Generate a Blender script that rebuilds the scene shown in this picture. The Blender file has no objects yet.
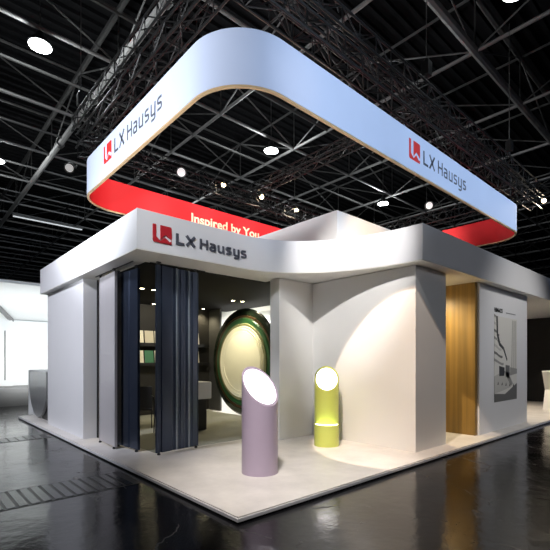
import bpy, bmesh, math, random
from mathutils import Vector, Matrix
random.seed(7)
S = bpy.context.scene
C = S.collection
PI = math.pi
EYE = 1.6          # camera height over the stand floor (platform top is z = 0)
FLOOR = -0.075     # hall floor
ZT, ZB = 3.91, 3.29

# ------------------------------------------------------------------ materials
def mat(name, col, rough=0.5, metal=0.0, emit=None, es=0.0, noise=0.0, nscale=6.0, bump=0.0, bscale=40.0, coat=0.0, spec=0.5):
    m = bpy.data.materials.new(name); m.use_nodes = True
    nt = m.node_tree; b = nt.nodes['Principled BSDF']
    b.inputs['Base Color'].default_value = (*col, 1)
    b.inputs['Roughness'].default_value = rough
    b.inputs['Metallic'].default_value = metal
    b.inputs['Specular IOR Level'].default_value = spec
    b.inputs['Coat Weight'].default_value = coat
    if emit:
        b.inputs['Emission Color'].default_value = (*emit, 1)
        b.inputs['Emission Strength'].default_value = es
    tc = nt.nodes.new('ShaderNodeTexCoord')
    if noise:
        n = nt.nodes.new('ShaderNodeTexNoise'); n.inputs['Scale'].default_value = nscale
        n.inputs['Detail'].default_value = 5
        nt.links.new(tc.outputs['Object'], n.inputs['Vector'])
        mx = nt.nodes.new('ShaderNodeMix'); mx.data_type = 'RGBA'
        mx.inputs[6].default_value = (*[max(0, c*(1-noise)) for c in col], 1)
        mx.inputs[7].default_value = (*[min(1, c*(1+noise)) for c in col], 1)
        nt.links.new(n.outputs['Fac'], mx.inputs[0])
        nt.links.new(mx.outputs[2], b.inputs['Base Color'])
    if bump:
        n2 = nt.nodes.new('ShaderNodeTexNoise'); n2.inputs['Scale'].default_value = bscale
        nt.links.new(tc.outputs['Object'], n2.inputs['Vector'])
        bp = nt.nodes.new('ShaderNodeBump'); bp.inputs['Strength'].default_value = bump
        bp.inputs['Distance'].default_value = 0.01
        nt.links.new(n2.outputs['Fac'], bp.inputs['Height'])
        nt.links.new(bp.outputs['Normal'], b.inputs['Normal'])
    return m

M = {}
M['white'] = mat('white_paint', (.80, .80, .82), .55, noise=.015, nscale=2, bump=.05)
M['wallwhite'] = mat('warm_white_paint', (.78, .77, .75), .6, noise=.02, nscale=1.5, bump=.05)
M['soffit'] = mat('soffit_paint', (.74, .73, .70), .6)
M['dark'] = mat('dark_ceiling_paint', (.007, .0065, .0055), .8, spec=.15, noise=.1)
M['darkwall'] = mat('charcoal_wall', (.030, .029, .026), .7, spec=.2, noise=.1)
M['greywall'] = mat('grey_wall_panel', (.06, .06, .057), .6, noise=.05)
M['navy'] = mat('navy_metal', (.055, .072, .115), .3, .7, noise=.08, nscale=3)
M['ridge'] = mat('ridge_highlight_metal', (.58, .62, .70), .3, .5)  # pale tone puts the metallic highlight on the ridges into the colour
M['panelgrey'] = mat('satin_grey_panel', (.52, .50, .52), .4, .25, noise=.03)
M['black'] = mat('black_powder_coat', (.012, .012, .013), .45)
M['blackgloss'] = mat('black_metal', (.02, .02, .022), .3, .6)
M['truss'] = mat('black_truss_metal', (.007, .007, .007), .4, .2)
M['steel'] = mat('dull_roof_steel', (.24, .235, .23), .5, .5, noise=.2, nscale=3)
M['steel2'] = mat('dark_roof_steel', (.12, .118, .115), .5, .5, noise=.2, nscale=3)
M['steel3'] = mat('lit_roof_steel', (.42, .41, .40), .5, .4)  # lighter copy of the roof steel, stands in for stronger light on one girder
M['alu'] = mat('bare_aluminium', (.55, .55, .56), .35, .9)
M['red'] = mat('red_fabric', (.80, .012, .018), .7, noise=.03)
M['ringwhite'] = mat('white_banner_fabric', (.60, .67, .84), .75, noise=.03, nscale=1.5)
M['gold_edge'] = mat('gold_hem', (.75, .52, .28), .4, .3)
M['logored'] = mat('logo_red', (.50, .02, .03), .45)
M['logored2'] = mat('banner_logo_red', (.75, .035, .03), .5)
M['lettergrey'] = mat('letter_grey', (.085, .09, .115), .45)
M['cream_text'] = mat('cream_letters', (.95, .80, .55), .5)
M['lilac'] = mat('lilac_lacquer', (.46, .375, .47), .38, noise=.02)
M['lime'] = mat('lime_lacquer', (.50, .55, .12), .38, noise=.02)
M['glow'] = mat('lamp_diffuser', (.9, .9, .9), .5, emit=(1, .96, 1), es=3.0)
M['glowlime'] = mat('ledge_diffuser', (.9, .95, .7), .5, emit=(.85, 1, .45), es=3.5)
M['bulb'] = mat('lamp_lens', (1, 1, 1), .4, emit=(1, .72, .38), es=25)
M['bulbdim'] = mat('frosted_lamp_lens', (1, 1, 1), .4, emit=(1, .93, .85), es=.2)
M['dl'] = mat('downlight_lens', (1, 1, 1), .4, emit=(1, .88, .55), es=14)
M['highbay'] = mat('highbay_diffuser', (1, 1, 1), .4, emit=(.93, 1, 1), es=5)
M['tube'] = mat('fluorescent_tube', (1, 1, 1), .4, emit=(.9, .95, 1), es=.3)
M['cream'] = mat('cream_disc', (.80, .77, .58), .42, noise=.03, nscale=4)
M['ring_a'] = mat('dark_green_lacquer', (.014, .024, .013), .2, coat=.6)
M['ring_b'] = mat('green_lacquer', (.02, .075, .025), .3, coat=.4)
M['ring_c'] = mat('olive_lacquer', (.20, .20, .10), .25)
M['ring_d'] = mat('brown_lacquer', (.06, .035, .018), .2)
M['samp1'] = mat('cream_sample', (.75, .70, .52), .5)
M['samp2'] = mat('sand_sample', (.55, .50, .36), .5)
M['samp3'] = mat('green_sample', (.06, .20, .10), .5)
M['silver'] = mat('silver_laminate', (.42, .43, .44), .3, .55, noise=.1, nscale=8)
M['boothwhite'] = mat('booth_white', (.86, .88, .88), .6, noise=.02)
M['plinth'] = mat('plinth_grey', (.22, .22, .22), .5)
M['chairblack'] = mat('chair_black', (.012, .012, .012), .5)
M['blue_led'] = mat('blue_screen', (.02, .05, .2), .3, emit=(.05, .25, 1), es=.5)
GR = [mat('print_grey_%d' % i, (g, g*.98, g*.92), .6) for i, g in enumerate((.75, .55, .33, .16, .05))]

def wood():
    m = mat('golden_wood', (.42, .22, .045), .38)
    nt = m.node_tree; b = nt.nodes['Principled BSDF']
    tc = nt.nodes.new('ShaderNodeTexCoord'); mp = nt.nodes.new('ShaderNodeMapping')
    mp.inputs['Scale'].default_value = (3, 3, .08)
    n = nt.nodes.new('ShaderNodeTexNoise'); n.inputs['Scale'].default_value = 4; n.inputs['Detail'].default_value = 6
    r = nt.nodes.new('ShaderNodeValToRGB')
    r.color_ramp.elements[0].position = .35; r.color_ramp.elements[0].color = (.17, .10, .02, 1)
    r.color_ramp.elements[1].position = .68; r.color_ramp.elements[1].color = (.27, .155, .032, 1)
    nt.links.new(tc.outputs['Object'], mp.inputs[0]); nt.links.new(mp.outputs[0], n.inputs['Vector'])
    nt.links.new(n.outputs['Fac'], r.inputs[0]); nt.links.new(r.outputs[0], b.inputs['Base Color'])
    return m
M['wood'] = wood()

def platform_mat():
    m = mat('stone_tiles', (.6, .58, .54), .42)
    nt = m.node_tree; b = nt.nodes['Principled BSDF']
    tc = nt.nodes.new('ShaderNodeTexCoord')
    n = nt.nodes.new('ShaderNodeTexNoise'); n.inputs['Scale'].default_value = 1.6; n.inputs['Detail'].default_value = 8
    n.inputs['Roughness'].default_value = .62
    r = nt.nodes.new('ShaderNodeValToRGB')
    r.color_ramp.elements[0].position = .3; r.color_ramp.elements[0].color = (.62, .59, .56, 1)
    r.color_ramp.elements[1].position = .72; r.color_ramp.elements[1].color = (.84, .80, .76, 1)
    nt.links.new(tc.outputs['Object'], n.inputs['Vector'])
    nt.links.new(n.outputs['Fac'], r.inputs[0])
    nt.links.new(r.outputs[0], b.inputs['Base Color'])
    return m
M['platform'] = platform_mat()

def floor_mat():
    m = mat('black_hall_floor', (.012, .012, .013), .2)
    nt = m.node_tree; b = nt.nodes['Principled BSDF']; L = nt.links.new
    tc = nt.nodes.new('ShaderNodeTexCoord')
    n = nt.nodes.new('ShaderNodeTexNoise'); n.inputs['Scale'].default_value = 1.3; n.inputs['Detail'].default_value = 9
    n.inputs['Roughness'].default_value = .7
    L(tc.outputs['Object'], n.inputs['Vector'])
    r = nt.nodes.new('ShaderNodeMapRange'); r.inputs['To Min'].default_value = .07; r.inputs['To Max'].default_value = .24
    r.inputs['From Min'].default_value = .3; r.inputs['From Max'].default_value = .7
    L(n.outputs['Fac'], r.inputs['Value']); L(r.outputs[0], b.inputs['Roughness'])
    # scratches and old anchor marks
    v = nt.nodes.new('ShaderNodeTexVoronoi'); v.feature = 'DISTANCE_TO_EDGE'; v.inputs['Scale'].default_value = .9
    nd = nt.nodes.new('ShaderNodeTexNoise'); nd.inputs['Scale'].default_value = 3.0; nd.inputs['Detail'].default_value = 6
    L(tc.outputs['Object'], nd.inputs['Vector'])
    va = nt.nodes.new('ShaderNodeVectorMath'); va.operation = 'MULTIPLY_ADD'; va.inputs[1].default_value = (.5, .5, 0)
    L(nd.outputs['Color'], va.inputs[0]); L(tc.outputs['Object'], va.inputs[2]); L(va.outputs[0], v.inputs['Vector'])
    cr = nt.nodes.new('ShaderNodeMapRange'); cr.inputs['From Min'].default_value = 0; cr.inputs['From Max'].default_value = .012
    cr.inputs['To Min'].default_value = 1; cr.inputs['To Max'].default_value = 0
    L(v.outputs['Distance'], cr.inputs['Value'])
    sp = nt.nodes.new('ShaderNodeTexNoise'); sp.inputs['Scale'].default_value = 26; sp.inputs['Detail'].default_value = 3
    L(tc.outputs['Object'], sp.inputs['Vector'])
    sr = nt.nodes.new('ShaderNodeMapRange'); sr.inputs['From Min'].default_value = .72; sr.inputs['From Max'].default_value = .78
    L(sp.outputs['Fac'], sr.inputs['Value'])
    ma = nt.nodes.new('ShaderNodeMath'); ma.operation = 'MAXIMUM'
    nm = nt.nodes.new('ShaderNodeMath'); nm.operation = 'MULTIPLY'
    gate = nt.nodes.new('ShaderNodeMapRange'); gate.inputs['From Min'].default_value = .5; gate.inputs['From Max'].default_value = .6
    L(n.outputs['Fac'], gate.inputs['Value'])
    L(cr.outputs[0], nm.inputs[0]); L(gate.outputs[0], nm.inputs[1])
    L(nm.outputs[0], ma.inputs[0]); L(sr.outputs[0], ma.inputs[1])
    mx = nt.nodes.new('ShaderNodeMix'); mx.data_type = 'RGBA'
    mx.inputs[6].default_value = (.004, .004, .005, 1); mx.inputs[7].default_value = (.04, .038, .035, 1)
    L(ma.outputs[0], mx.inputs[0]); L(mx.outputs[2], b.inputs['Base Color'])
    ra = nt.nodes.new('ShaderNodeMath'); ra.operation = 'MULTIPLY_ADD'; ra.inputs[1].default_value = .4
    L(ma.outputs[0], ra.inputs[0]); L(r.outputs[0], ra.inputs[2]); L(ra.outputs[0], b.inputs['Roughness'])
    n3 = nt.nodes.new('ShaderNodeTexNoise'); n3.inputs['Scale'].default_value = 7; n3.inputs['Detail'].default_value = 5
    L(tc.outputs['Object'], n3.inputs['Vector'])
    bp = nt.nodes.new('ShaderNodeBump'); bp.inputs['Strength'].default_value = .15; bp.inputs['Distance'].default_value = .02
    L(n3.outputs['Fac'], bp.inputs['Height']); L(bp.outputs[0], b.inputs['Normal'])
    return m
M['floor'] = floor_mat()

# ------------------------------------------------------------------ mesh helpers
def box(bm, x0, y0, z0, x1, y1, z1, R=None):
    vs = [bm.verts.new((x, y, z)) for x in (x0, x1) for y in (y0, y1) for z in (z0, z1)]
    for f in ((0, 1, 3, 2), (4, 6, 7, 5), (0, 4, 5, 1), (2, 3, 7, 6), (0, 2, 6, 4), (1, 5, 7, 3)):
        bm.faces.new([vs[i] for i in f])
    if R is not None:
        for v in vs: v.co = R @ v.co
    return vs

def tube(bm, p, q, r, n=6, caps=True):
    p, q = Vector(p), Vector(q); d = (q-p)
    if d.length < 1e-6: return
    d.normalize(); u = d.orthogonal().normalized(); w = d.cross(u)
    A, B = [], []
    for i in range(n):
        a = 2*PI*i/n; o = (u*math.cos(a)+w*math.sin(a))*r
        A.append(bm.verts.new(p+o)); B.append(bm.verts.new(q+o))
    for i in range(n):
        j = (i+1) % n; bm.faces.new((A[i], A[j], B[j], B[i]))
    if caps: bm.faces.new(A[::-1]); bm.faces.new(B)

def prism(bm, pts, f0, f1):
    """pts: 2-D outline; f0/f1 map (u,v)->3-D near and far"""
    A = [bm.verts.new(f0(*p)) for p in pts]; B = [bm.verts.new(f1(*p)) for p in pts]
    n = len(pts)
    for i in range(n):
        j = (i+1) % n; bm.faces.new((A[i], A[j], B[j], B[i]))
    bm.faces.new(A[::-1]); bm.faces.new(B)

def lathe(bm, prof, n=48, c=(0, 0, 0), caps=True):
    rows = []
    for r, z in prof:
        rows.append([bm.verts.new((c[0]+r*math.cos(2*PI*i/n), c[1]+r*math.sin(2*PI*i/n), c[2]+z)) for i in range(n)])
    for a, b in zip(rows, rows[1:]):
        for i in range(n):
            j = (i+1) % n; bm.faces.new((a[i], a[j], b[j], b[i]))
    if caps:
        bm.faces.new(rows[0][::-1]); bm.faces.new(rows[-1])

def obj(name, bm, m, parent=None, smooth=False, bevel=0):
    bmesh.ops.recalc_face_normals(bm, faces=bm.faces)
    me = bpy.data.meshes.new(name); bm.to_mesh(me); bm.free()
    for x in (m if isinstance(m, (list, tuple)) else [m]): me.materials.append(x)
    o = bpy.data.objects.new(name, me); C.objects.link(o)
    if parent: o.parent = parent
    if smooth:
        for p in me.polygons: p.use_smooth = True
        e = o.modifiers.new('edges', 'EDGE_SPLIT'); e.split_angle = math.radians(40)
    if bevel:
        b = o.modifiers.new('bevel', 'BEVEL'); b.width = bevel; b.segments = 2; b.limit_method = 'ANGLE'
    return o

def tag(o, label, cat, group=None, kind=None):
    o['label'] = label; o['category'] = cat
    if group: o['group'] = group
    if kind: o['kind'] = kind
    return o

def thing(name, loc, label, cat, group=None, rz=0):
    o = bpy.data.objects.new(name, None); C.objects.link(o)
    o.location = loc; o.rotation_euler = (0, 0, rz); o.empty_display_size = .1
    return tag(o, label, cat, group)

def struct(name, bm, m, **k):
    o = obj(name, bm, m, **k); o['kind'] = 'structure'; return o

def copy_tree(o, parent=None):
    c = o.copy(); C.objects.link(c); c.parent = parent
    for ch in list(o.children): copy_tree(ch, c)
    return c

def nb(): return bmesh.new()

def boxobj(name, b6, m, parent=None, **k):
    bm = nb(); box(bm, *b6); return obj(name, bm, m, parent, **k)

# ------------------------------------------------------------------ lettering
def rnd(pts, r=.13, n=5, skip=()):
    out = [pts[0]]
    for i in range(1, len(pts)-1):
        p = Vector(pts[i]); a = Vector(pts[i-1])-p; b = Vector(pts[i+1])-p
        if i in skip: out.append(tuple(p)); continue
        rr = min(r, a.length/2, b.length/2); A = p+a.normalized()*rr; B = p+b.normalized()*rr
        for k in range(n+1):
            t = k/n; out.append(tuple(A*(1-t)**2 + p*2*t*(1-t) + B*t*t))
    out.append(pts[-1]); return out

def stroke(pts, w):
    """closed outline of a thick polyline with mitred joints"""
    P = [Vector(p) for p in pts]; Lf, Rt = [], []
    for i, p in enumerate(P):
        d0 = (p-P[i-1]).normalized() if i else (P[1]-P[0]).normalized()
        d1 = (P[i+1]-p).normalized() if i < len(P)-1 else d0
        t = (d0+d1).normalized(); nrm = Vector((-t.y, t.x)); k = 1/max(.4, nrm.dot(Vector((-d0.y, d0.x))))
        Lf.append(p+nrm*w/2*k); Rt.append(p-nrm*w/2*k)
    return Lf, Rt

GL = {
 'L': (.62, [[(.07, 1), (.07, .07), (.56, .07)]], 1),
 'X': (.72, [[(.06, 1), (.66, 0)], [(.66, 1), (.06, 0)]], 1),
 'H': (.66, [[(.07, 1), (.07, 0)], [(.56, 1), (.56, 0)], [(.07, .52), (.56, .52)]], 0),
 'a': (.56, [rnd([(.06, .70), (.43, .70), (.43, 0)], .16), rnd([(.43, .05), (.06, .05), (.06, .40), (.43, .40)], .14)], 0),
 'u': (.58, [rnd([(.07, .75), (.07, .05), (.46, .05), (.46, .75)], .16, skip=(2,)), ], 0),
 's': (.54, [rnd([(.43, .70), (.06, .70), (.06, .40), (.43, .36), (.43, .05), (.04, .05)], .14)], 0),
 'y': (.58, [rnd([(.07, .75), (.07, .05), (.46, .05)], .16), rnd([(.46, .75), (.46, -.24), (.08, -.24)], .16)], 0),
}
def lettering(bm, word, w_total, cap, f, depth, w0, w1):
    """f(u, v, d): u along the text, v up, d out of the surface, metres"""
    adv = 0; items = []
    for ch in word:
        if ch == ' ': adv += .28; continue
        g = GL[ch]; items.append((adv, g)); adv += g[0] + (.10 if ch not in 'LX' else .06)
    sx = w_total/(adv-.1)
    for x0, (wd, paths, heavy) in items:
        w = w0 if heavy else w1
        for p in paths:
            # stroke in real metres so weight stays even
            q = [((x0+a)*sx, b*cap) for a, b in p]
            Lf, Rt = stroke(q, w)
            n = len(q)
            V = [[bm.verts.new(f(c.x, c.y, d)) for c in side] for d in (0, depth) for side in (Lf, Rt)]
            a0, b0, a1, b1 = V
            for i in range(n-1):
                bm.faces.new((a1[i], a1[i+1], b1[i+1], b1[i])); bm.faces.new((a0[i], b0[i], b0[i+1], a0[i+1]))
                bm.faces.new((a0[i], a0[i+1], a1[i+1], a1[i])); bm.faces.new((b0[i], b1[i], b1[i+1], b0[i+1]))
            bm.faces.new((a0[0], a1[0], b1[0], b0[0])); bm.faces.new((a0[-1], b0[-1], b1[-1], a1[-1]))

EMB = [[(0, 1), (.165, 1), (.165, .31), (.41, .10), (.64, .34), (.90, .13), (1, .20), (1, 0), (.12, 0), (.03, .03), (0, .12)],
       [(.40, 1), (.92, 1), (.98, .98), (1, .92), (1, .27), (.66, .50), (.40, .20)]]
def emblem(bm, w, h, f, depth):
    for poly in EMB:
        prism(bm, [(u*w, v*h) for u, v in poly], lambda u, v: f(u, v, depth), lambda u, v: f(u, v, 0))

def text_mesh(s, size, bold, depth, name, m, parent, width=None):
    cu = bpy.data.curves.new(name, 'FONT'); cu.body = s; cu.size = size; cu.offset = bold; cu.extrude = depth
    t = bpy.data.objects.new('tmp_text', cu); C.objects.link(t)
    bpy.context.view_layer.update()
    dg = bpy.context.evaluated_depsgraph_get()
    me = bpy.data.meshes.new_from_object(t.evaluated_get(dg)); bpy.data.objects.remove(t)
    me.materials.clear(); me.materials.append(m)
    if width:
        xs = [v.co.x for v in me.vertices]; k = width/(max(xs)-min(xs)); x0 = min(xs)
        for v in me.vertices: v.co.x = (v.co.x-x0)*k
    o = bpy.data.objects.new(name, me); C.objects.link(o); o.parent = parent
    return o

# ------------------------------------------------------------------ hall shell
bm = nb(); box(bm, -25, -25, FLOOR-.2, 75, 75, FLOOR); struct('floor', bm, M['floor'])
# roof deck with pressed ribs
bm = nb()
box(bm, -12, -10, 14.6, 66, 66, 14.8)
for i in range(150):
    y = -10+i*.5
    box(bm, -12, y, 14.45, 66, y+.16, 14.62)
struct('ceiling', bm, mat('roof_deck_paint', (.013, .013, .014), .9, 0, spec=.05))
bm = nb(); box(bm, 66, -10, FLOOR, 66.3, 66, 14.6); struct('wall_right', bm, M['black'])
bm = nb(); box(bm, -12, 66, FLOOR, 66, 66.3, 14.6); struct('wall_back', bm, M['black'])

def girder(along, c, lo, hi, mod, z0, z1, r, rw):
    """lattice girder: along='x' at y=c or along='y' at x=c"""
    P = (lambda t, z: (t, c, z)) if along == 'x' else (lambda t, z: (c, t, z))
    n = int(round((hi-lo)/mod)); b, t, w = nb(), nb(), nb()
    tube(b, P(lo, z0), P(hi, z0), r, 8); tube(t, P(lo, z1), P(hi, z1), r*.8, 6)
    for i in range(n+1):
        x = lo+i*mod
        tube(w, P(x, z0), P(x, z1), rw, 5, False)
        if i < n:
            tube(w, P(x, z0), P(x+mod, z1), rw, 5, False) if i % 2 else tube(w, P(x, z1), P(x+mod, z0), rw, 5, False)
    return b, t, w

GA, GB = 3.15, 2.5
PIT = 4.33
for k in range(-3, 15):
    x = GA+PIT*k; heavy = k in (0,)
    b, t, w = girder('y', x, GB-3*PIT, GB+14*PIT, PIT, 12.0, 13.9, .13 if heavy else .065, .032)
    g = thing('roof_girder', (0, 0, 0), 'thick steel roof girder with collars, running to the left rear beside the hanging trusses' if heavy else
              'dark steel lattice roof girder running towards the left rear of the hall', 'roof girder', 'roof girders towards the left rear')
    if heavy: del g['group']
    obj('bottom_chord', b, M['steel3'] if heavy else M['steel'], g, smooth=True); obj('top_chord', t, M['steel2'], g, smooth=True); obj('web', w, M['steel2'], g)
    if heavy:
        for yy in (7.6, 11.16, 13.7, 15.86, 18.3): 
            bm = nb(); tube(bm, (x, yy-.12, 12), (x, yy+.12, 12), .19, 10); obj('collar', bm, M['steel2'], g, smooth=True)
for k in range(-3, 15):
    y = GB+PIT*k; heavy = k == 0
    b, t, w = girder('x', y, GA-3*PIT, GA+14*PIT, PIT, 12.0, 13.9, .13 if heavy else .065, .032)
    g = thing('roof_girder', (0, 0, 0), 'thick dark girder crossing the black top right corner of the hall' if heavy else
              'dark steel lattice roof girder running towards the right rear of the hall', 'roof girder', 'roof girders towards the right rear')
    if heavy: del g['group']
    obj('bottom_chord', b, M['steel'], g, smooth=True); obj('top_chord', t, M['steel2'], g, smooth=True); obj('web', w, M['steel2'], g)
for k in range(1, 13):
    y = GB+PIT*(k+.5)
    bm = nb(); tube(bm, (GA-3*PIT, y, 12.0), (GA+14*PIT, y, 12.0), .055, 6)
    tag(obj('roof_purlin', bm, M['steel2'], smooth=True), 'thin straight steel purlin between two lattice roof girders', 'roof purlin', 'roof purlins')

# high-bay lamps on a ten metre grid
def highbay(x, y, label):
    t = thing('high_bay_lamp', (x, y, 11.45), label, 'ceiling lamp')
    bm = nb(); lathe(bm, [(.34, .02), (.34, .06), (.29, .17), (.14, .24), (.12, .42), (.05, .44)], 32); obj('lamp_shade', bm, M['black'], t, smooth=True)
    bm = nb(); lathe(bm, [(.325, 0), (.325, .03)], 32); obj('diffuser', bm, M['highbay'], t)
    bm = nb(); tube(bm, (0, 0, .42), (0, 0, 2.4), .015, 5); obj('hanging_rod', bm, M['steel2'], t)
    return t
HB = [(.7, 11.2, 'round white high-bay lamp at the upper left under the dark roof'),
      (10.39, 11.25, 'round high-bay lamp seen through the middle of the hanging ring banner'),
      (19.96, 11.49, 'small round high-bay lamp above the flat corner of the stand'),
      (1.0, 21.0, 'distant high-bay lamp at the left edge of the picture'),
      (10.4, 21.4, 'unseen high-bay lamp added behind the left of the ring banner'), (20.2, 21.6, 'unseen high-bay lamp added behind the raised roof block'),  # unseen pair added to light the far roof
      (9.65, .55, 'high-bay lamp cut by the top edge at the upper right')]
for x, y, l in HB: highbay(x, y, l)
t = thing('fluorescent_fixture', (3.2, 30.0, 11.6), 'long faint fluorescent batten under the far roof at left', 'ceiling lamp')
for hx in (.3, 4.3):
    bm = nb(); tube(bm, (hx, 0, .1), (hx, 0, 2.9), .01, 5); obj('hanger_wire', bm, M['steel2'], t)
boxobj('housing', (0, -.12, 0, 4.6, .12, .1), M['steel2'], t); boxobj('tube', (.05, -.07, -.05, 4.55, .07, 0), M['tube'], t)

# ------------------------------------------------------------------ box trusses over the banner
def box_truss(p, q, s, name, label, group=None, seg=.5, r=.024, m=None):
    p, q = Vector(p), Vector(q); d = q-p; L = d.length; ang = math.atan2(d.y, d.x)
    t = thing(name, p, label, 'truss', group, ang); m = m or M['truss']
    for yy in (-s/2, s/2):
        for zz in (0, s):
            bm = nb(); tube(bm, (0, yy, zz), (L, yy, zz), r, 8); obj('chord', bm, m, t, smooth=True)
    bm = nb(); n = max(1, int(round(L/seg))); h = L/n
    for i in range(n):
        x0, x1 = i*h, (i+1)*h; f = i % 2
        for yy in (-s/2, s/2):
            tube(bm, (x0, yy, s*f), (x1, yy, s*(1-f)), r*.55, 5, False)
        for zz in (0, s):
            tube(bm, (x0, -s/2 if f else s/2, zz), (x1, s/2 if f else -s/2, zz), r*.55, 5, False)
        tube(bm, (x0, -s/2, 0), (x0, -s/2, s), r*.5, 5, False); tube(bm, (x0, s/2, 0), (x0, s/2, s), r*.5, 5, False)
        tube(bm, (x0, -s/2, 0), (x0, s/2, 0), r*.5, 5, False)
    obj('lacing', bm, m, t)
    return t
TZ = 6.95
box_truss((.3, 1.38, TZ), (14.2, 1.38, TZ), .34, 'box_truss', 'lower black box truss just above the right face of the ring banner')
box_truss((1.6, 1.32, TZ+.45), (14.2, 1.32, TZ+.45), .34, 'box_truss', 'upper black box truss crossing above the right face of the ring banner')
box_truss((1.15, .9, TZ+.43), (1.15, 8.6, TZ+.43), .34, 'box_truss', 'lower black box truss just above the left face of the ring banner')
box_truss((1.05, 1.6, TZ+.85), (1.05, 8.6, TZ+.85), .34, 'box_truss', 'upper black box truss alongside the left face of the ring banner')
box_truss((.9, 7.95, TZ), (14, 7.95, TZ), .42, 'box_truss', 'black box truss above the red rear inside face of the ring banner')
box_truss((1.6, 8.9, TZ+.7), (14, 8.9, TZ+.7), .42, 'box_truss', 'rearmost black box truss behind the row of starry spotlights')
box_truss((12.9, .5, TZ), (12.9, 9.3, TZ), .42, 'box_truss', 'black box truss above the far right end of the ring banner')
box_truss((6.6, 1.6, TZ+.45), (6.6, 8.8, TZ+.45), .3, 'box_truss', 'slim black box truss spanning the middle of the ring banner')
# chain hoists
def hoist(x, y, z, label):
    t = thing('chain_hoist', (x, y, z), label, 'chain hoist', )
    bm = nb(); box(bm, -.09, -.09, .30, .09, .09, .62); lathe(bm, [(.08, .62), (.05, .70)], 12); obj('motor_body', bm, M['truss'], t, bevel=.01)
    bm = nb(); tube(bm, (0, 0, .68), (0, 0, 12.0-z), .012, 5); obj('chain', bm, M['steel2'], t)
    bm = nb(); tube(bm, (-.2, 0, .02), (0, 0, .32), .012, 5); tube(bm, (.2, 0, .02), (0, 0, .32), .012, 5); obj('sling', bm, M['truss'], t)
for x, y, z, l in [(3.0, .95+.35, TZ+.80, 'chain hoist nearest the rounded front corner of the ring banner'),
                   (6.3, .95+.35, TZ+.80, 'chain hoist above the right-hand red emblem on the ring banner'),
                   (11.4, .95+.35, TZ+.80, 'chain hoist with long chain at far right above the ring banner'),
                   (1.05, 3.6, TZ+1.2, 'chain hoist above the left-hand lettering on the ring banner'),
                   (1.05, 8.4, TZ+1.2, 'chain hoist at the far left end of the ring banner')]:
    hoist(x, y, z, l)

# ------------------------------------------------------------------ ring banner
RX0, RY0, RX1, RY1, RZ0, RZ1, RR = .87, 1.32, 12.95, 8.2, 5.75, 6.6, 1.0
def rrect(x0, y0, x1, y1, r, n=20):
    pts = []
    for cx, cy, a0 in ((x0+r, y0+r, PI), (x1-r, y0+r, 1.5*PI), (x1-r, y1-r, 0), (x0+r, y1-r, .5*PI)):
        for i in range(n+1):
            a = a0+.5*PI*i/n; pts.append((cx+r*math.cos(a), cy+r*math.sin(a)))
    return pts
def band(bm, outl, inl, z0, z1):
    n = len(outl)
    A = [[bm.verts.new((x, y, z)) for x, y in o] for o in (outl, inl) for z in (z0, z1)]
    for i in range(n):
        j = (i+1) % n
        bm.faces.new((A[0][i], A[0][j], A[1][j], A[1][i])); bm.faces.new((A[2][i], A[3][i], A[3][j], A[2][j]))
        bm.faces.new((A[1][i], A[1][j], A[3][j], A[3][i])); bm.faces.new((A[0][i], A[2][i], A[2][j], A[0][j]))
ring = thing('ring_banner', (RX0, RY0, RZ0), 'large hanging rounded ring banner, white outside and red inside, above the stand', 'banner')
def ringpart(name, d0, d1, z0, z1, m):
    bm = nb()
    o = rrect(RX0+d0, RY0+d0, RX1-d0, RY1-d0, RR-d0); i = rrect(RX0+d1, RY0+d1, RX1-d1, RY1-d1, RR-d1)
    band(bm, o, i, z0, z1)
    ob = obj(name, bm, m, ring, smooth=True); ob.location = (-RX0, -RY0, -RZ0); return ob
skin = ringpart('outer_skin', 0, .035, RZ0, RZ1, M['ringwhite']); skin['label'] = 'pale blue-white outer fabric skin'
lining = ringpart('inner_skin', .037, .06, RZ0+.006, RZ1-.006, M['red']); lining['label'] = 'red inner fabric skin'
ringpart('hem', .004, .055, RZ0-.03, RZ0-.002, M['gold_edge'])['label'] = 'thin gold hem'
def on_ring(name, bm, m, label=None):
    o = obj(name, bm, m, skin)
    if label: o['label'] = label
for hx, hy in [(x, RY0+.018) for x in (2.6, 4.6, 6.6, 8.6, 10.6)] + [(x, RY1-.018) for x in (2.6, 5.6, 8.6, 11.4)] + [(RX0+.018, y) for y in (2.8, 4.6, 6.6)] + [(RX1-.018, y) for y in (3.0, 6.4)]:
    bm = nb(); tube(bm, (hx, hy, RZ1-.002), (hx, hy, 6.99), .006, 5); o = obj('hanger_wire', bm, M['truss'], ring); o.location = (-RX0, -RY0, -RZ0)
# right face logo (plane y = RY0, text runs +x)
F = lambda a0, z0: (lambda u, v, d: (a0+u, RY0-d, z0+v))
bm = nb(); emblem(bm, .46, .43, F(5.585, 5.985), .004); on_ring('emblem', bm, M['logored2'], 'red square emblem on right face')
bm = nb(); lettering(bm, 'LX Hausys', 2.22, .31, F(6.19, 6.03), .004, .052, .042); on_ring('lettering', bm, M['lettergrey'], 'grey lettering on right face')
G = lambda b0, z0: (lambda u, v, d: (RX0-d, b0-u, z0+v))
bm = nb(); emblem(bm, .46, .40, G(6.20, 6.045), .004); on_ring('emblem', bm, M['logored2'], 'red square emblem on left face')
bm = nb(); lettering(bm, 'LX Hausys', 2.22, .31, G(5.58, 6.085), .004, .052, .042); on_ring('lettering', bm, M['lettergrey'], 'grey lettering on left face')
tx = text_mesh('Inspired by You', .40, .010, .003, 'slogan', M['cream_text'], lining, width=2.78)
tx.rotation_euler = (PI/2, 0, 0); tx.location = (4.28, RY1-.064, 6.0); tx['label'] = 'cream slogan letters on red inside'

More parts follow.
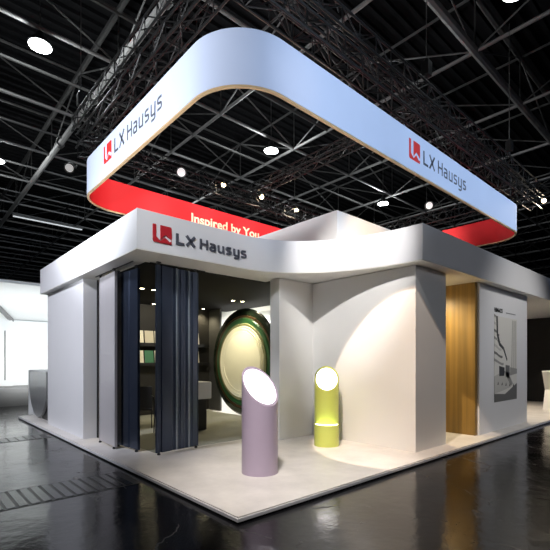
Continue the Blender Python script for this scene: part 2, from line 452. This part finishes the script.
# ------------------------------------------------------------------ stand platform
PX1, PY1 = 17.0, 10.6
pf = thing('exhibition_platform', (0, 0, FLOOR), 'low pale stone-topped exhibition platform under the whole stand', 'platform')
boxobj('platform_top', (0, 0, .03, PX1, PY1, -FLOOR), M['platform'], pf)
boxobj('interior_carpet', (.72, 3.36, -FLOOR, 4.85, 8.31, -FLOOR+.004), mat('olive_grey_carpet', (.26, .26, .21), .8, noise=.1), pf)
boxobj('edge_strip', (-.012, -.012, .022, PX1, PY1, -FLOOR-.018), mat('edge_strip_metal', (.78, .78, .80), .45, .2), pf)
boxobj('plinth', (.03, .03, 0, PX1, PY1, .03), M['black'], pf)  # recessed base in black, the shadow gap put into its colour

# ------------------------------------------------------------------ canopy with curved fascia
can = thing('stand_canopy', (0.08, 2.63, ZB), 'white flat roof canopy with deep fascia curving to a sharp corner', 'canopy')
out = [(.08, 2.63)]
cx, cy, ra, rb = 2.05, .1, 1.87, 2.53
for i in range(33):
    a = .5*PI*(1-i/32); out.append((cx+ra*math.cos(a)**.92 if i else cx, cy+rb*math.sin(a)**.92 if i < 32 else cy))
out += [(16.5, .1), (16.5, 8.42), (.08, 8.42)]
bm = nb(); prism(bm, out, lambda x, y: (x-.08, y-2.63, .02), lambda x, y: (x-.08, y-2.63, ZT-ZB))
fas = obj('fascia', bm, M['white'], can, smooth=True)
inn = [(x, y) for x, y in out]
bm = nb(); prism(bm, inn, lambda x, y: (x-.08, y-2.63, 0), lambda x, y: (x-.08, y-2.63, .0199)); obj('soffit', bm, M['soffit'], can)
bm = nb(); prism(bm, [(.54, 3.34), (3.25, 3.34), (3.25, 2.9), (5.25, 2.9), (5.25, 4.2), (5.75, 4.2), (5.75, 8.3), (.54, 8.3)], lambda x, y: (x-.08, y-2.63, -.012), lambda x, y: (x-.08, y-2.63, -.0005))
obj('inner_ceiling', bm, M['dark'], can)['label'] = 'dark painted ceiling over the interior'
H = lambda a0, z0: (lambda u, v, d: (a0+u-.08, -d, z0+v-ZB))
bm = nb(); emblem(bm, .315, .275, H(.33, 3.45), .02); obj('emblem', bm, M['logored'], fas)['label'] = 'dark red square emblem'
bm = nb(); lettering(bm, 'LX Hausys', 1.44, .168, H(.732, 3.487), .02, .043, .032); obj('lettering', bm, M['lettergrey'], fas)['label'] = 'grey raised lettering'
# track hooks
def bracket_at(x, y):
    bm = nb(); box(bm, x-.015, y-.015, 3.235, x+.015, y+.015, 3.275); box(bm, x-.035, y-.02, 3.275, x+.035, y+.02, 3.289); return bm

# parapet block on the roof
t = thing('roof_parapet', (4.12, 2.1, ZT), 'pale square upper block rising above the canopy roof', 'roof block')
bm = nb(); box(bm, 0, 0, 0, 4.0, 5.0, .78); obj('walls', bm, M['wallwhite'], t)
bm = nb(); box(bm, -.0, 0, .78, 4.0, 5.0, .80); obj('coping', bm, M['wallwhite'], t)

# ------------------------------------------------------------------ walls of the stand
def wallthing(name, b6, m, label, cat='wall'):
    x0, y0, z0, x1, y1, z1 = b6
    bm = nb(); box(bm, 0, 0, 0, x1-x0, y1-y0, z1-z0)
    o = obj(name, bm, m, bevel=.004); o.location = (x0, y0, z0); return tag(o, label, cat)
wallthing('partition_wall', (.22, 5.55, 0, .62, 8.30, ZB), M['white'], 'tall white wall block at the left end of the stand beside the folding panels')
wallthing('partition_wall', (3.13, 2.78, 0, 4.12, 3.06, ZB-.0125), M['wallwhite'], 'narrow white wall between the open interior and the lime column alcove')
wallthing('partition_wall', (4.12, .34, 0, 5.25, 3.06, ZB-.0125), M['wallwhite'], 'large white wall block with a round pool of light, behind the lime column')
wallthing('wood_wall', (6.58, .34, 0, 6.70, 5.0, ZB), M['wood'], 'golden brown wood wall inside the lit doorway')
wallthing('partition_wall', (6.70, .3, 0, 9.72, .75, ZB), M['white'], 'white wall carrying the black and white tower print, right of the doorway')
wallthing('partition_wall', (5.25, 4.0, 0, 6.58, 4.2, ZB-.013), M['darkwall'], 'dark wall closing the back of the lit doorway')
# interior
wallthing('partition_wall', (.62, 8.32, 0, 5.12, 8.42, ZB), M['darkwall'], 'charcoal rear wall with sample shelves inside the stand')
wallthing('partition_wall', (5.05, 7.68, 0, 5.12, 8.315, ZB-.0125), M['greywall'], 'grey wall strip left of the great round disc')
wallthing('partition_wall', (6.6, 5.02, 0, 6.7, 8.3, ZB), M['boothwhite'], 'bright white wall behind the great round disc')
wallthing('partition_wall', (5.125, 8.32, 0, 6.7, 8.42, ZB), M['boothwhite'], 'bright white wall end glimpsed past the upper left of the great disc')
wallthing('partition_wall', (10.6, 4.2, 0, 17.0, 4.35, ZB), M['black'], 'black rear wall at the far right of the stand')
wallthing('partition_wall', (16.2, .9, 0, 16.35, 4.2, ZB), M['black'], 'black end wall behind the white angular counter')

# print on the poster wall
pr = thing('tower_print', (7.5, .298, .655), 'black and white tall print of a high-rise with wavy balconies on white wall', 'print')
W_, H_ = 1.44, 1.98
bm = nb()
def poly(pts, mi, d):
    vs = [bm.verts.new((u*W_, -.004-d*.0012, v*H_)) for u, v in pts]
    vb = [bm.verts.new((u*W_, 0, v*H_)) for u, v in pts]
    n = len(pts)
    f = bm.faces.new(vs); f.material_index = mi
    for i in range(n):
        g = bm.faces.new((vs[i], vb[i], vb[(i+1) % n], vs[(i+1) % n])); g.material_index = mi
poly([(0, 0), (1, 0), (1, 1), (0, 1)], 0, 0)
poly([(0, 0), (1, 0), (1, .20), (.45, .08), (0, .10)], 3, 1)
poly([(0, .10), (.30, .12), (.72, .16), (.40, .36), (0, .30)], 1, 2)
poly([(.40, .36), (.60, .34), (.80, .20), (.72, .17)], 2, 3)
poly([(.20, .30), (.42, .30), (.42, .40), (.20, .42)], 4, 3)
poly([(.48, .28), (.66, .27), (.66, .42), (.48, .43)], 3, 3)
for k in range(7):
    v = .46+k*.085
    a = (.98-v)*.55+.10
    poly([(0, v+.02), (.12, v), (a*.6, v-.02), (a*.85, v-.035), (a, v-.03), (a, v-.005), (a*.8, v-.005), (a*.5, v+.012), (.12, v+.028), (0, v+.05)], (2, 3, 1)[k % 3], 2)
poly([(.08, 1), (.14, 1), (.15, .80), (.24, .69), (.40, .64), (.55, .50), (.53, .48), (.38, .61), (.20, .66), (.10, .78)], 4, 4)
for k in range(5):
    poly([(.74+k*.05, .35), (.755+k*.05, .35), (.80+k*.04, .98), (.785+k*.04, .98)], 1 if k % 2 else 2, 2)
poly([(.68, .30), (1, .32), (1, .38), (.68, .40)], 2, 3)
for k in range(5):
    poly([(.12+k*.17, .20-.01*k), (.17+k*.17, .20-.01*k), (.16+k*.17, .235-.01*k)], 4, 5)
obj('printed_sheet', bm, GR, pr)
tt = text_mesh('HIMACS', .135, .003, .001, 'title_lettering', M['black'], pr, width=.50); tt.rotation_euler = (PI/2, 0, 0); tt.location = (.0, -.003, 2.075)
bm = nb()
for k in range(9): box(bm, .72+k*.072, -.003, 2.085, .77+k*.072, -.001, 2.105)
obj('small_caption', bm, M['lettergrey'], pr)

# ------------------------------------------------------------------ folding panels
def folding_panel(p, q, m, label, ribs, d=.035, back=None):
    p, q = Vector((*p, 0)), Vector((*q, 0)); dv = q-p; L = dv.length
    t = thing('folding_panel', (p.x, p.y, 0), label, 'folding panel', None, math.atan2(dv.y, dv.x))
    pts = [(0, 0)]
    for c, w, h in ribs:
        for s_, g in ((-1, 0), (-.55, .8), (-.25, 1), (.25, 1), (.55, .8), (1, 0)): pts.append((c*L+s_*w, g*h))
    pts += [(L, 0)]
    prof = pts+[(x, y+.03) for x, y in pts[::-1]]
    bm = nb(); prism(bm, prof, lambda x, y: (x, y, .035), lambda x, y: (x, y, 3.235)); leaf = obj('leaf', bm, m, t)
    for c, w, h in ribs:
        if w == .02:
            bm = nb(); tube(bm, (c*L, -.004, .035), (c*L, -.004, 3.235), .013, 8); obj('ridge', bm, M['ridge'], leaf, smooth=True)
    bm = nb(); box(bm, -.012, -.008, .035, .004, .04, 3.235); box(bm, L-.004, -.008, .035, L+.012, .04, 3.235); obj('edge_trim', bm, back or m, leaf)
    for x in (.03, L-.04):
        bm = nb(); lathe(bm, [(.028, 0), (.028, .02), (.018, .035)], 12, (x, 0, 0)); obj('foot', bm, M['black'], t, smooth=True)
        bm = nb(); box(bm, x-.016, -.012, 3.235, x+.016, .018, 3.27); box(bm, x-.035, -.018, 3.27, x+.035, .024, 3.2885); obj('track_hanger', bm, M['black'], t)
    return t
folding_panel((.36, 5.00), (.33, 4.15), M['panelgrey'], 'flat satin grey folding panel beside the white wall block', [])
folding_panel((.47, 4.38), (.53, 3.63), M['navy'], 'narrow-looking navy folding panel between the grey panel and the gap', [(.25, .04, .02), (.60, .04, .02)])
folding_panel((.67, 3.16), (1.53, 3.28), M['navy'], 'wide ribbed navy folding panel standing right of the gap', [(.09, .018, .018), (.38, .03, .012), (.455, .02, .0), (.53, .03, .012), (.69, .03, .012), (.765, .02, 0), (.84, .03, .012)])
boxt = thing('sliding_track', (.40, 3.30, ZB-.012), 'thin black ceiling track above the folding panels', 'track')
# (track slots are flush in the soffit)
boxobj('rail', (-.06, .1, 0, -.04, 1.9, .0115), M['black'], boxt); boxobj('rail', (.20, -.02, 0, 1.3, 0, .0115), M['black'], boxt)

# thin black strip in place of the dark slit
wallthing('slit_strip', (.487, 5.50, 0, .515, 5.545, ZB), M['black'], 'thin black vertical strip between white wall block and grey panel', 'strip')

# ------------------------------------------------------------------ slanted columns
def slanted(name, loc, r, zl, zh, dirv, m, label, rim=.028, cat='light column'):
    t = thing(name, loc, label, cat)
    d = Vector(dirv).normalized(); zc = (zl+zh)/2; sl = (zh-zl)/(2*r)   # z falls along d
    n = 64
    def cz(x, y): return zc-(x*d.x+y*d.y)*sl
    bm = nb(); lo, b2, hi, hi2, lip = [], [], [], [], []
    for i in range(n):
        a = 2*PI*i/n; x, y = math.cos(a), math.sin(a)
        lo.append(bm.verts.new((x*r, y*r, 0)))
        hi.append(bm.verts.new((x*r, y*r, cz(x*r, y*r))))
        q = r-rim; hi2.append(bm.verts.new((x*q, y*q, cz(x*q, y*q))))
        lip.append(bm.verts.new((x*q, y*q, cz(x*q, y*q)-.02)))
    for A, B in ((lo, hi), (hi, hi2), (hi2, lip)):
        for i in range(n):
            j = (i+1) % n; bm.faces.new((A[i], A[j], B[j], B[i]))
    bm.faces.new(lo[::-1]); bm.faces.new(lip)
    obj('column_body', bm, m, t, smooth=True)
    bm = nb(); A, B = [], []
    for i in range(n):
        a = 2*PI*i/n; q = r-rim-.004; x, y = q*math.cos(a), q*math.sin(a)
        A.append(bm.verts.new((x, y, cz(x, y)-.019))); B.append(bm.verts.new((x, y, cz(x, y)-.008)))
    for i in range(n):
        j = (i+1) % n; bm.faces.new((A[i], A[j], B[j], B[i]))
    bm.faces.new(A[::-1]); bm.faces.new(B)
    obj('glowing_disc', bm, M['glow'], t)['label'] = 'glowing white slanted disc'
    return t, zc
lil, zc = slanted('light_column', (1.28, 1.18, 0), .262, .97, 1.52, (-.15, -1, 0), M['lilac'], 'lilac cylindrical column with a slanted glowing white top')
lim, _ = slanted('light_column', (3.60, 1.93, 0), .235, 1.02, 1.50, (-.8, -.75, 0), M['lime'], 'lime green column with slanted glowing top and low lit ledge in front')
bm = nb(); lathe(bm, [(.235, 0), (.235, .40), (.215, .40), (.215, .385)], 48, (-.14, -.12, 0)); obj('ledge_drum', bm, M['lime'], lim, smooth=True)
bm = nb(); lathe(bm, [(.212, .386), (.212, .398)], 48, (-.14, -.12, 0)); obj('glowing_ledge', bm, M['glowlime'], lim)

# ------------------------------------------------------------------ great disc
R0 = 1.57
dc = thing('round_display_disc', (4.98, 6.33, R0+.005), 'great upright round disc with cream centre and green concentric rims', 'display disc')
def dring(name, r0, r1, th0, th1, m, label=None):
    bm = nb(); n = 96
    prof = [(r1, 0), (r1, th1*.6), (r1-(r1-r0)*.25, th1), (r0, th0)] + ([(r0, 0)] if r0 > 0 else [])
    rows = []
    for r, x in prof:
        rows.append([bm.verts.new((-x, r*math.cos(2*PI*i/n), r*math.sin(2*PI*i/n))) for i in range(n)])
    for a, b in zip(rows, rows[1:]+([rows[0]] if r0 > 0 else [])):
        for i in range(n):
            j = (i+1) % n; bm.faces.new((a[i], a[j], b[j], b[i]))
    o = obj(name, bm, m, dc, smooth=True)
    if label: o['label'] = label
dring('outer_rim', 1.38, R0, .06, .05, M['ring_a'], 'near-black glossy rim')
dring('rim_ring', 1.30, 1.38, .07, .08, M['ring_d'], 'brown rim')
dring('rim_ring', 1.14, 1.30, .085, .10, M['ring_b'], 'green rim')
dring('rim_ring', 1.06, 1.14, .10, .115, M['ring_c'], 'olive rim')
dring('rim_ring', .99, 1.055, .11, .13, M['cream'], 'cream rim')
dring('rim_ring', .91, .98, .12, .14, M['cream'], 'cream rim')
bm = nb(); n = 96
prof = [(.90, 0), (.90, .135), (.85, .135), (.845, .125), (0.001, .125)]
rows = [[bm.verts.new((-x, r*math.cos(2*PI*i/n), r*math.sin(2*PI*i/n))) for i in range(n)] for r, x in prof]
for a, b in zip(rows, rows[1:]):
    for i in range(n): bm.faces.new((a[i], a[(i+1) % n], b[(i+1) % n], b[i]))
obj('centre_plate', bm, M['cream'], dc, smooth=True)['label'] = 'cream centre plate'

# ------------------------------------------------------------------ shelves with samples
for zi, z in enumerate((2.13, 1.55)):
    nm = ('upper', 'lower')[zi]
    o = boxobj('wall_shelf', (0, 0, 0, 3.4, .26, .09), M['black']); o.location = (1.5, 8.06, z-.09)
    tag(o, '%s black sample shelf on the charcoal rear wall' % nm, 'shelf')
    x = 2.42
    ms = [M['samp1'], M['samp2'], M['samp3']]
    for k in range(7):
        bm = nb(); w = .27; box(bm, 0, 0, 0, w, .02, .36); o = obj('sample_board', bm, ms[2] if (zi == 1 and k == 1) else ms[0] if k % 3 != 1 else ms[1])
        o.location = (x+k*.31, 8.10, z); o.rotation_euler = (-.14, 0, 0)
        if zi == 1 and k == 1: tag(o, 'green sample board on the lower shelf inside the stand', 'sample board')
        else: tag(o, 'pale sample board leaning on the %s black shelf' % nm, 'sample board', 'pale sample boards on the %s shelf' % nm)

# ------------------------------------------------------------------ furniture inside
def chair(loc, rz, label, bk):
    t = thing('side_chair', loc, label, 'chair', None, rz)
    boxobj('seat', (-.23, -.23, .42, .23, .23, .48), M['chairblack'], t, bevel=.015)
    bm = nb(); 
    pts = [(-.23, .48), (.23, .48), (.24, bk), (-.24, bk)]
    prism(bm, pts, lambda u, v: (u, .20+(v-.48)*.1, v), lambda u, v: (u, .23+(v-.48)*.1, v)); obj('backrest', bm, M['chairblack'], t, bevel=.01)
    for sx in (-1, 1):
        for sy in (-1, 1):
            bm = nb(); tube(bm, (sx*.20, sy*.19, .43), (sx*.215, sy*.21, 0), .013, 8); obj('leg', bm, M['blackgloss'], t, smooth=True)
    return t
chair((1.86, 6.22, 0), 2.45, 'black side chair seen in the gap between the navy panels', 1.0)
chair((1.75, 5.0, 0), 1.2, 'black chair partly hidden behind the wide navy panel', .84)
t = thing('meeting_table', (2.55, 5.1, 0), 'white thick-topped small table on black base right of the wide navy panel', 'table', None, .0)
boxobj('tabletop', (-.42, -.30, .72, .30, .30, 1.12), M['boothwhite'], t, bevel=.03)
boxobj('pedestal', (-.36, -.24, 0, .20, .24, .72), M['chairblack'], t, bevel=.02)

# downlights in interior ceiling and doorway
def downlight(x, y, label, z=ZB-.0125, group=None):
    t = thing('downlight', (x, y, z), label, 'downlight', group)
    bm = nb(); n = 24; lathe(bm, [(.065, -.004), (.065, 0), (.05, 0), (.05, -.004)], n, caps=False); tr = obj('trim_ring', bm, M['black'], t)
    bm = nb(); lathe(bm, [(.049, -.003), (.049, 0)], n); obj('lens', bm, M['dl'], tr)
DL = [(1.35, 5.35), (1.95, 6.6), (1.70, 7.3), (3.15, 6.6), (4.05, 5.25), (4.28, 4.95), (2.7, 4.6), (4.4, 7.0)]
def pxpt(x, y, z):
    ca, sa = math.cos(0), 0
    f = 417.7; D = f*(EYE-z)/(y-361); X = (x-275)/f*D
    ad = (.74327, .66899); bd = (-.66899, .74327)
    return (-2.5843+X*ad[0]+D*ad[1], -3.4380+X*bd[0]+D*bd[1])
for i, (px_, py_, lab) in enumerate([(142, 288.5, 'warm downlight in the dark ceiling seen in the gap between navy panels'),
                                     (154, 290, 'warm downlight at the edge of the wide navy panel, front one'),
                                     (154, 304, 'warm downlight at the edge of the wide navy panel, rear one'),
                                     (203.5, 309, 'lone warm downlight right of the wide navy panel'),
                                     (233, 300.5, 'left of the paired warm downlights above the great disc'),
                                     (242.5, 301.5, 'right of the paired warm downlights above the great disc')]):
    x, y = pxpt(px_, py_, ZB-.013); downlight(x, y, lab)
    if i in (0, 3, 4, 5):
        l = bpy.data.lights.new('downlight_beam', 'SPOT'); l.energy = 42; l.color = (1, .86, .58); l.spot_size = 2.2; l.spot_blend = .8; l.shadow_soft_size = .06
        o = bpy.data.objects.new('downlight_beam', l); C.objects.link(o); o.location = (x, y, ZB-.05)

# ------------------------------------------------------------------ counters and neighbour booths
t = thing('reception_counter', (.32, 8.75, 0), 'silver counter with rounded lower front at the left end of the platform', 'counter')
bm = nb(); box(bm, .06, .0, 0, .75, .8, 1.26); obj('body', bm, M['black'], t)
bm = nb(); box(bm, .06, .8, 0, .75, 1.9, 1.26); obj('body', bm, M['boothwhite'], t)
bm = nb()
pts = [(1.95, 1.30), (.02, 1.30)] + [(.02+(.965)*(1-math.cos(a)), 1.0-.96*math.sin(a)) for a in [PI*i/24 for i in range(25)]]
prism(bm, pts, lambda u, v: (-.02, u, v), lambda u, v: (.05, u, v)); obj('front_panel', bm, M['silver'], t)
boxobj('countertop', (-.03, -.02, 1.30, .80, 2.0, 1.34), M['boothwhite'], t)
boxobj('side_panel', (-.03, 1.96, 0, .78, 2.02, 1.30), M['boothwhite'], t)

t = thing('angular_counter', (12.95, .50, 0), 'white angular counter with pinched waist at the right edge', 'counter')
bm = nb()
pts = [(.05, 0), (.30, .66), (0, 1.26), (1.7, 1.26), (1.4, .66), (1.65, 0)]
prism(bm, pts, lambda u, v: (u, 0, v), lambda u, v: (u, .35, v)); obj('shell', bm, M['wallwhite'], t, bevel=.01)
boxobj('counter_top', (0, 0, 1.26, 1.7, .35, 1.28), M['boothwhite'], t)

# neighbour booth at left (white, with pitched ceiling)
CX = .876
nbth = thing('neighbour_booth', (0, 14.6, FLOOR), 'bright white neighbouring booth with pitched roof on a grey plinth, far left', 'booth')
boxobj('plinth', (-9, 0, 0, 9, 9, .66), M['plinth'], nbth)
boxobj('back_wall', (CX, 2.0, .66, CX+9, 2.2, 3.36), M['boothwhite'], nbth)
bm = nb(); prism(bm, [(CX-.01, .66), (CX-.01, 3.30), (CX-.82, 4.25), (CX-8, 4.25), (CX-8, .66)], lambda u, v: (u, 1.80, v), lambda u, v: (u, 1.95, v)); obj('side_wall', bm, M['boothwhite'], nbth)
bm = nb(); tube(bm, (CX-.01, 2.0, 3.35), (CX-1.71, -1.2, 4.33), .09, 8); obj('roof_beam', bm, M['plinth'], nbth, smooth=True)
bm = nb(); tube(bm, (CX-.28, 1.78, .9), (CX-.28, 1.78, 2.9), .02, 6); obj('post', bm, M['plinth'], nbth)
bm = nb(); v = [(CX-1.7, -1.2, 4.37), (CX+9, -1.2, 4.37), (CX+9, 2.2, 3.37), (CX, 2.2, 3.37)]
lo = [bm.verts.new(p) for p in v]; hi = [bm.verts.new((p[0], p[1], p[2]+.10)) for p in v]
bm.faces.new(lo[::-1]); bm.faces.new(hi)
for i in range(4): bm.faces.new((lo[i], lo[(i+1) % 4], hi[(i+1) % 4], hi[i]))
obj('roof_panel', bm, M['boothwhite'], nbth)

# floor service duct covers
def duct(x0, x1, y0, y1, label, step):
    t = thing('floor_duct_cover', (x0, y0, FLOOR), label, 'duct cover')
    boxobj('frame', (0, 0, 0, x1-x0, y1-y0, .003), M['black'], t)
    k = 0; x = .02
    while x < x1-x0-step and k < 90:
        w = step-.035
        boxobj('cover_plate', (x, .04, .003, x+w, y1-y0-.04, .008), PL, t); x += step; k += 1
PL = mat('duct_plate', (.020, .020, .022), .24, .2, noise=.2)
duct(-7.2, -.1, 2.05, 2.85, 'black slatted duct cover set in the floor at front left', .125)
duct(-6.0, -.1, 6.6, 7.2, 'black slatted duct cover in the floor farther left', .16)

# blue lit sign of a booth beyond the right edge
t = thing('blue_display', (18.5, -2.6, FLOOR), 'blue lit display of a booth beyond the right edge', 'display')
boxobj('screen', (0, 0, .6, .1, 1.6, 3.0), M['blue_led'], t); boxobj('stand', (.02, .6, 0, .08, 1.0, .6), M['black'], t)

# ------------------------------------------------------------------ spotlights
def look(o, tgt):
    d = Vector(tgt)-o.location; o.rotation_euler = d.to_track_quat('-Z', 'Y').to_euler()
def fixture(loc, tgt, label, lens='bulb', s=1.0, group=None):
    t = thing('spotlight', loc, label, 'spotlight', group); look(t, tgt)
    bm = nb(); lathe(bm, [(.05*s, .16*s), (.075*s, .12*s), (.085*s, -.08*s), (.10*s, -.13*s), (.092*s, -.13*s), (.08*s, -.09*s)], 20); hs = obj('housing', bm, M['black'], t, smooth=True)
    bm = nb(); lathe(bm, [(.078*s, -.10*s), (.078*s, -.092*s)], 20); obj('lens', bm, M[lens], hs)
    bm = nb()
    box(bm, -.11*s, -.02*s, -.03*s, -.10*s, .02*s, .25*s); box(bm, .10*s, -.02*s, -.03*s, .11*s, .02*s, .25*s); box(bm, -.11*s, -.02*s, .25*s, .11*s, .02*s, .26*s)
    obj('yoke', bm, M['black'], t)
    return t
def spot(loc, tgt, power, size, blend=.5, col=(1, 1, 1), rad=.15, name='spot_beam'):
    l = bpy.data.lights.new(name, 'SPOT'); l.energy = power; l.color = col; l.spot_size = math.radians(size); l.spot_blend = blend; l.shadow_soft_size = rad
    o = bpy.data.objects.new(name, l); C.objects.link(o); o.location = loc; look(o, tgt); return o
CAM = Vector((-2.5843, -3.4380, EYE))
# starry lamps aimed outwards on the rear truss
for (x, y, lab) in [(5.31, 7.85, 'leftmost starry spotlight on the rear truss inside the ring'), (6.9, 7.8, 'middle starry spotlight on the rear truss inside the ring'),
                    (8.68, 7.85, 'rightmost starry spotlight on the rear truss inside the ring'), (14.69, 1.26, 'starry spotlight at the right end of the ring truss')]:
    z = 7.38
    fixture((x, y, z), (CAM.x+1, CAM.y+1, 1.0), lab, s=.85)
    spot((x-.15, y-.15, z-.1), (2.5, 1.5, 0), 120, 100, .8, (1, .85, .65))
for (px_, py_, z, lab, ln, tg) in [(430, 205, 7.2, 'black spotlight hanging low under the right ring face', 'bulbdim', (5, 2, 4)), (280, 216, 7.0, 'dim spotlight', 'bulbdim', (6, 3, 4)),
                          (70, 167, 7.6, 'spotlight with pale lens at the left end of the ring trusses', 'bulbdim', (-2, 3, 2)),
                          (181, 172, 7.2, 'pale round spotlight hanging inside the left of the ring', 'bulbdim', (0, 0, 3)),
                          (388, 212, 7.2, 'dim spotlight', 'bulbdim', (4, 1, 3))]:
    if lab == 'dim spotlight': continue
    x, y = pxpt(px_, py_, z); fixture((x, y, z), tg, lab, ln, 1.5)

# ------------------------------------------------------------------ lighting
# profile spot that throws the round pool on the alcove wall
spot((-1, -1, 7), (3.942, .595, .968), 1050, 23.14, .015, (1, .91, .84), .012, 'profile_spot')
spot((-1, -1, 7), (3.942, .595, .968), 560, 23.8, .02, (1, .62, .32), .012, 'profile_spot_fringe')  # second, wider cone added to draw the warm fringe of the pool
# unseen front floods from the aisle, some added only to brighten
spot((-6, 3.6, 6.6), (.2, 6.4, 2.0), 1700, 62, .9, (.88, .90, 1), .5, 'flood_left')
spot((-3.2, -1.2, 6.6), (1.0, 2.63, 3.6), 800, 27, .8, (.93, .96, 1), .25, 'logo_spot')
spot((.2, -.9, 6.8), (3.4, 1.2, 3.9), 1100, 31, .7, (1, .97, .95), .12, 'fascia_spot')
spot((-1.2, -1.2, 7.6), (1.5, .6, 0), 1600, 36, .9, (1, .93, .87), .3, 'platform_fill')  # unseen lamp added to brighten the platform
spot((-6, -3, 4.0), (1.3, 1.2, .7), 420, 22, .9, (.97, .93, 1), .3, 'column_fill')  # unseen fill added to brighten the lilac column
spot((-4, -3, 7.2), (3.4, 2.2, 1.2), 110, 38, .9, (.62, .84, 1), .3, 'alcove_spot')
spot((9, -4.5, 6.0), (8.6, .3, 1.7), 420, 56, .9, (1, .98, .95), .3, 'print_fill')  # unseen fill added so the print and its wall show
spot((4, -9, 6.0), (5.5, .2, 2.8), 200, 40, .9, (.9, .93, 1), .5, 'aisle_fill')  # weak unseen fill added for the dark right fascia
# banner lights
spot((-6, 4.5, 3.0), (.87, 4.8, 6.4), 2900, 60, .9, (.90, .94, 1), .5, 'banner_left')
for x in (3.5, 7.5, 11.5): spot((x, -8, 6.6), (x, 1.3, 6.3), 2000, 34, .9, (.62, .78, 1), .5, 'banner_right')
spot((-3.5, -3.0, 3.4), (1.2, 1.8, 6.3), 450, 40, .9, (.85, .9, 1), .3, 'banner_corner')
spot((.5, -4, 3.5), (2.2, 1.32, 6.1), 120, 12, 1, (1, .78, .6), .2, 'banner_warm_patch')
# lights inside the ring washing the red lining
for x in (2.2, 3.9, 5.6, 7.3, 9.0, 10.7): spot((x, 4.0, 7.3), (x, 8.2, 5.85), 420, 42, .9, (1, .9, .85), .2, 'ring_wash')
spot((9.0, 4.6, 7.3), (12.9, 4.8, 5.9), 500, 50, .9, (1, .9, .8), .2, 'ring_wash')
# parapet warm wash
spot((3.4, -2.6, 5.1), (5.2, 2.1, 4.5), 650, 22, .9, (1, .78, .52), .2, 'parapet_wash')
spot((2.6, 6.4, 3.15), (2.7, 8.1, 2.0), 95, 110, .7, (1, .92, .78), .08, 'shelf_fill')  # fill added to brighten the sample boards, no fixture
spot((3.5, 6.2, 3.15), (5.0, 6.3, 1.5), 90, 85, .8, (1, .93, .75), .1, 'disc_fill')  # fill added in front of the disc to light it evenly
# doorway, disc surroundings
spot((5.9, 1.3, 3.1), (5.9, 1.0, 0), 130, 160, .7, (1, .82, .5), .1, 'door_light')
spot((5.95, 6.9, 3.2), (6.2, 7.6, 1.2), 260, 150, .8, (1, .97, .92), .2, 'rear_light')
spot((11.8, 1.2, 3.2), (12.0, .9, 0), 260, 130, .8, (1, .86, .68), .2, 'right_light')
# neighbour booth light
for x in (-3, 1, 5): spot((x, 13.0, 1.2), (x, 16.6, 3.4), 230, 150, .9, (.97, 1, 1), .4, 'booth_light')
# high bays
for x, y, _l in HB[:6]:
    l = bpy.data.lights.new('high_bay_light', 'POINT'); l.energy = 260; l.shadow_soft_size = .4; l.color = (.92, .98, 1)
    o = bpy.data.objects.new('high_bay_light', l); C.objects.link(o); o.location = (x, y, 11.2)

W = bpy.data.worlds.new('hall_ambience'); S.world = W; W.use_nodes = True
W.node_tree.nodes['Background'].inputs[0].default_value = (.75, .82, 1, 1)
W.node_tree.nodes['Background'].inputs[1].default_value = .02

# ------------------------------------------------------------------ camera
cam = bpy.data.cameras.new('camera'); co = bpy.data.objects.new('camera', cam); C.objects.link(co)
co.location = CAM; co.rotation_euler = (PI/2, 0, math.radians(-41.9925))
cam.sensor_width = 36; cam.sensor_fit = 'HORIZONTAL'; cam.lens = 36*417.7/550; cam.shift_y = 86/550
cam.clip_end = 300
S.camera = co
S.view_settings.view_transform = 'Standard'; S.view_settings.look = 'None'; S.view_settings.gamma = 1
S.view_settings.use_curve_mapping = False; S.view_settings.exposure = .72
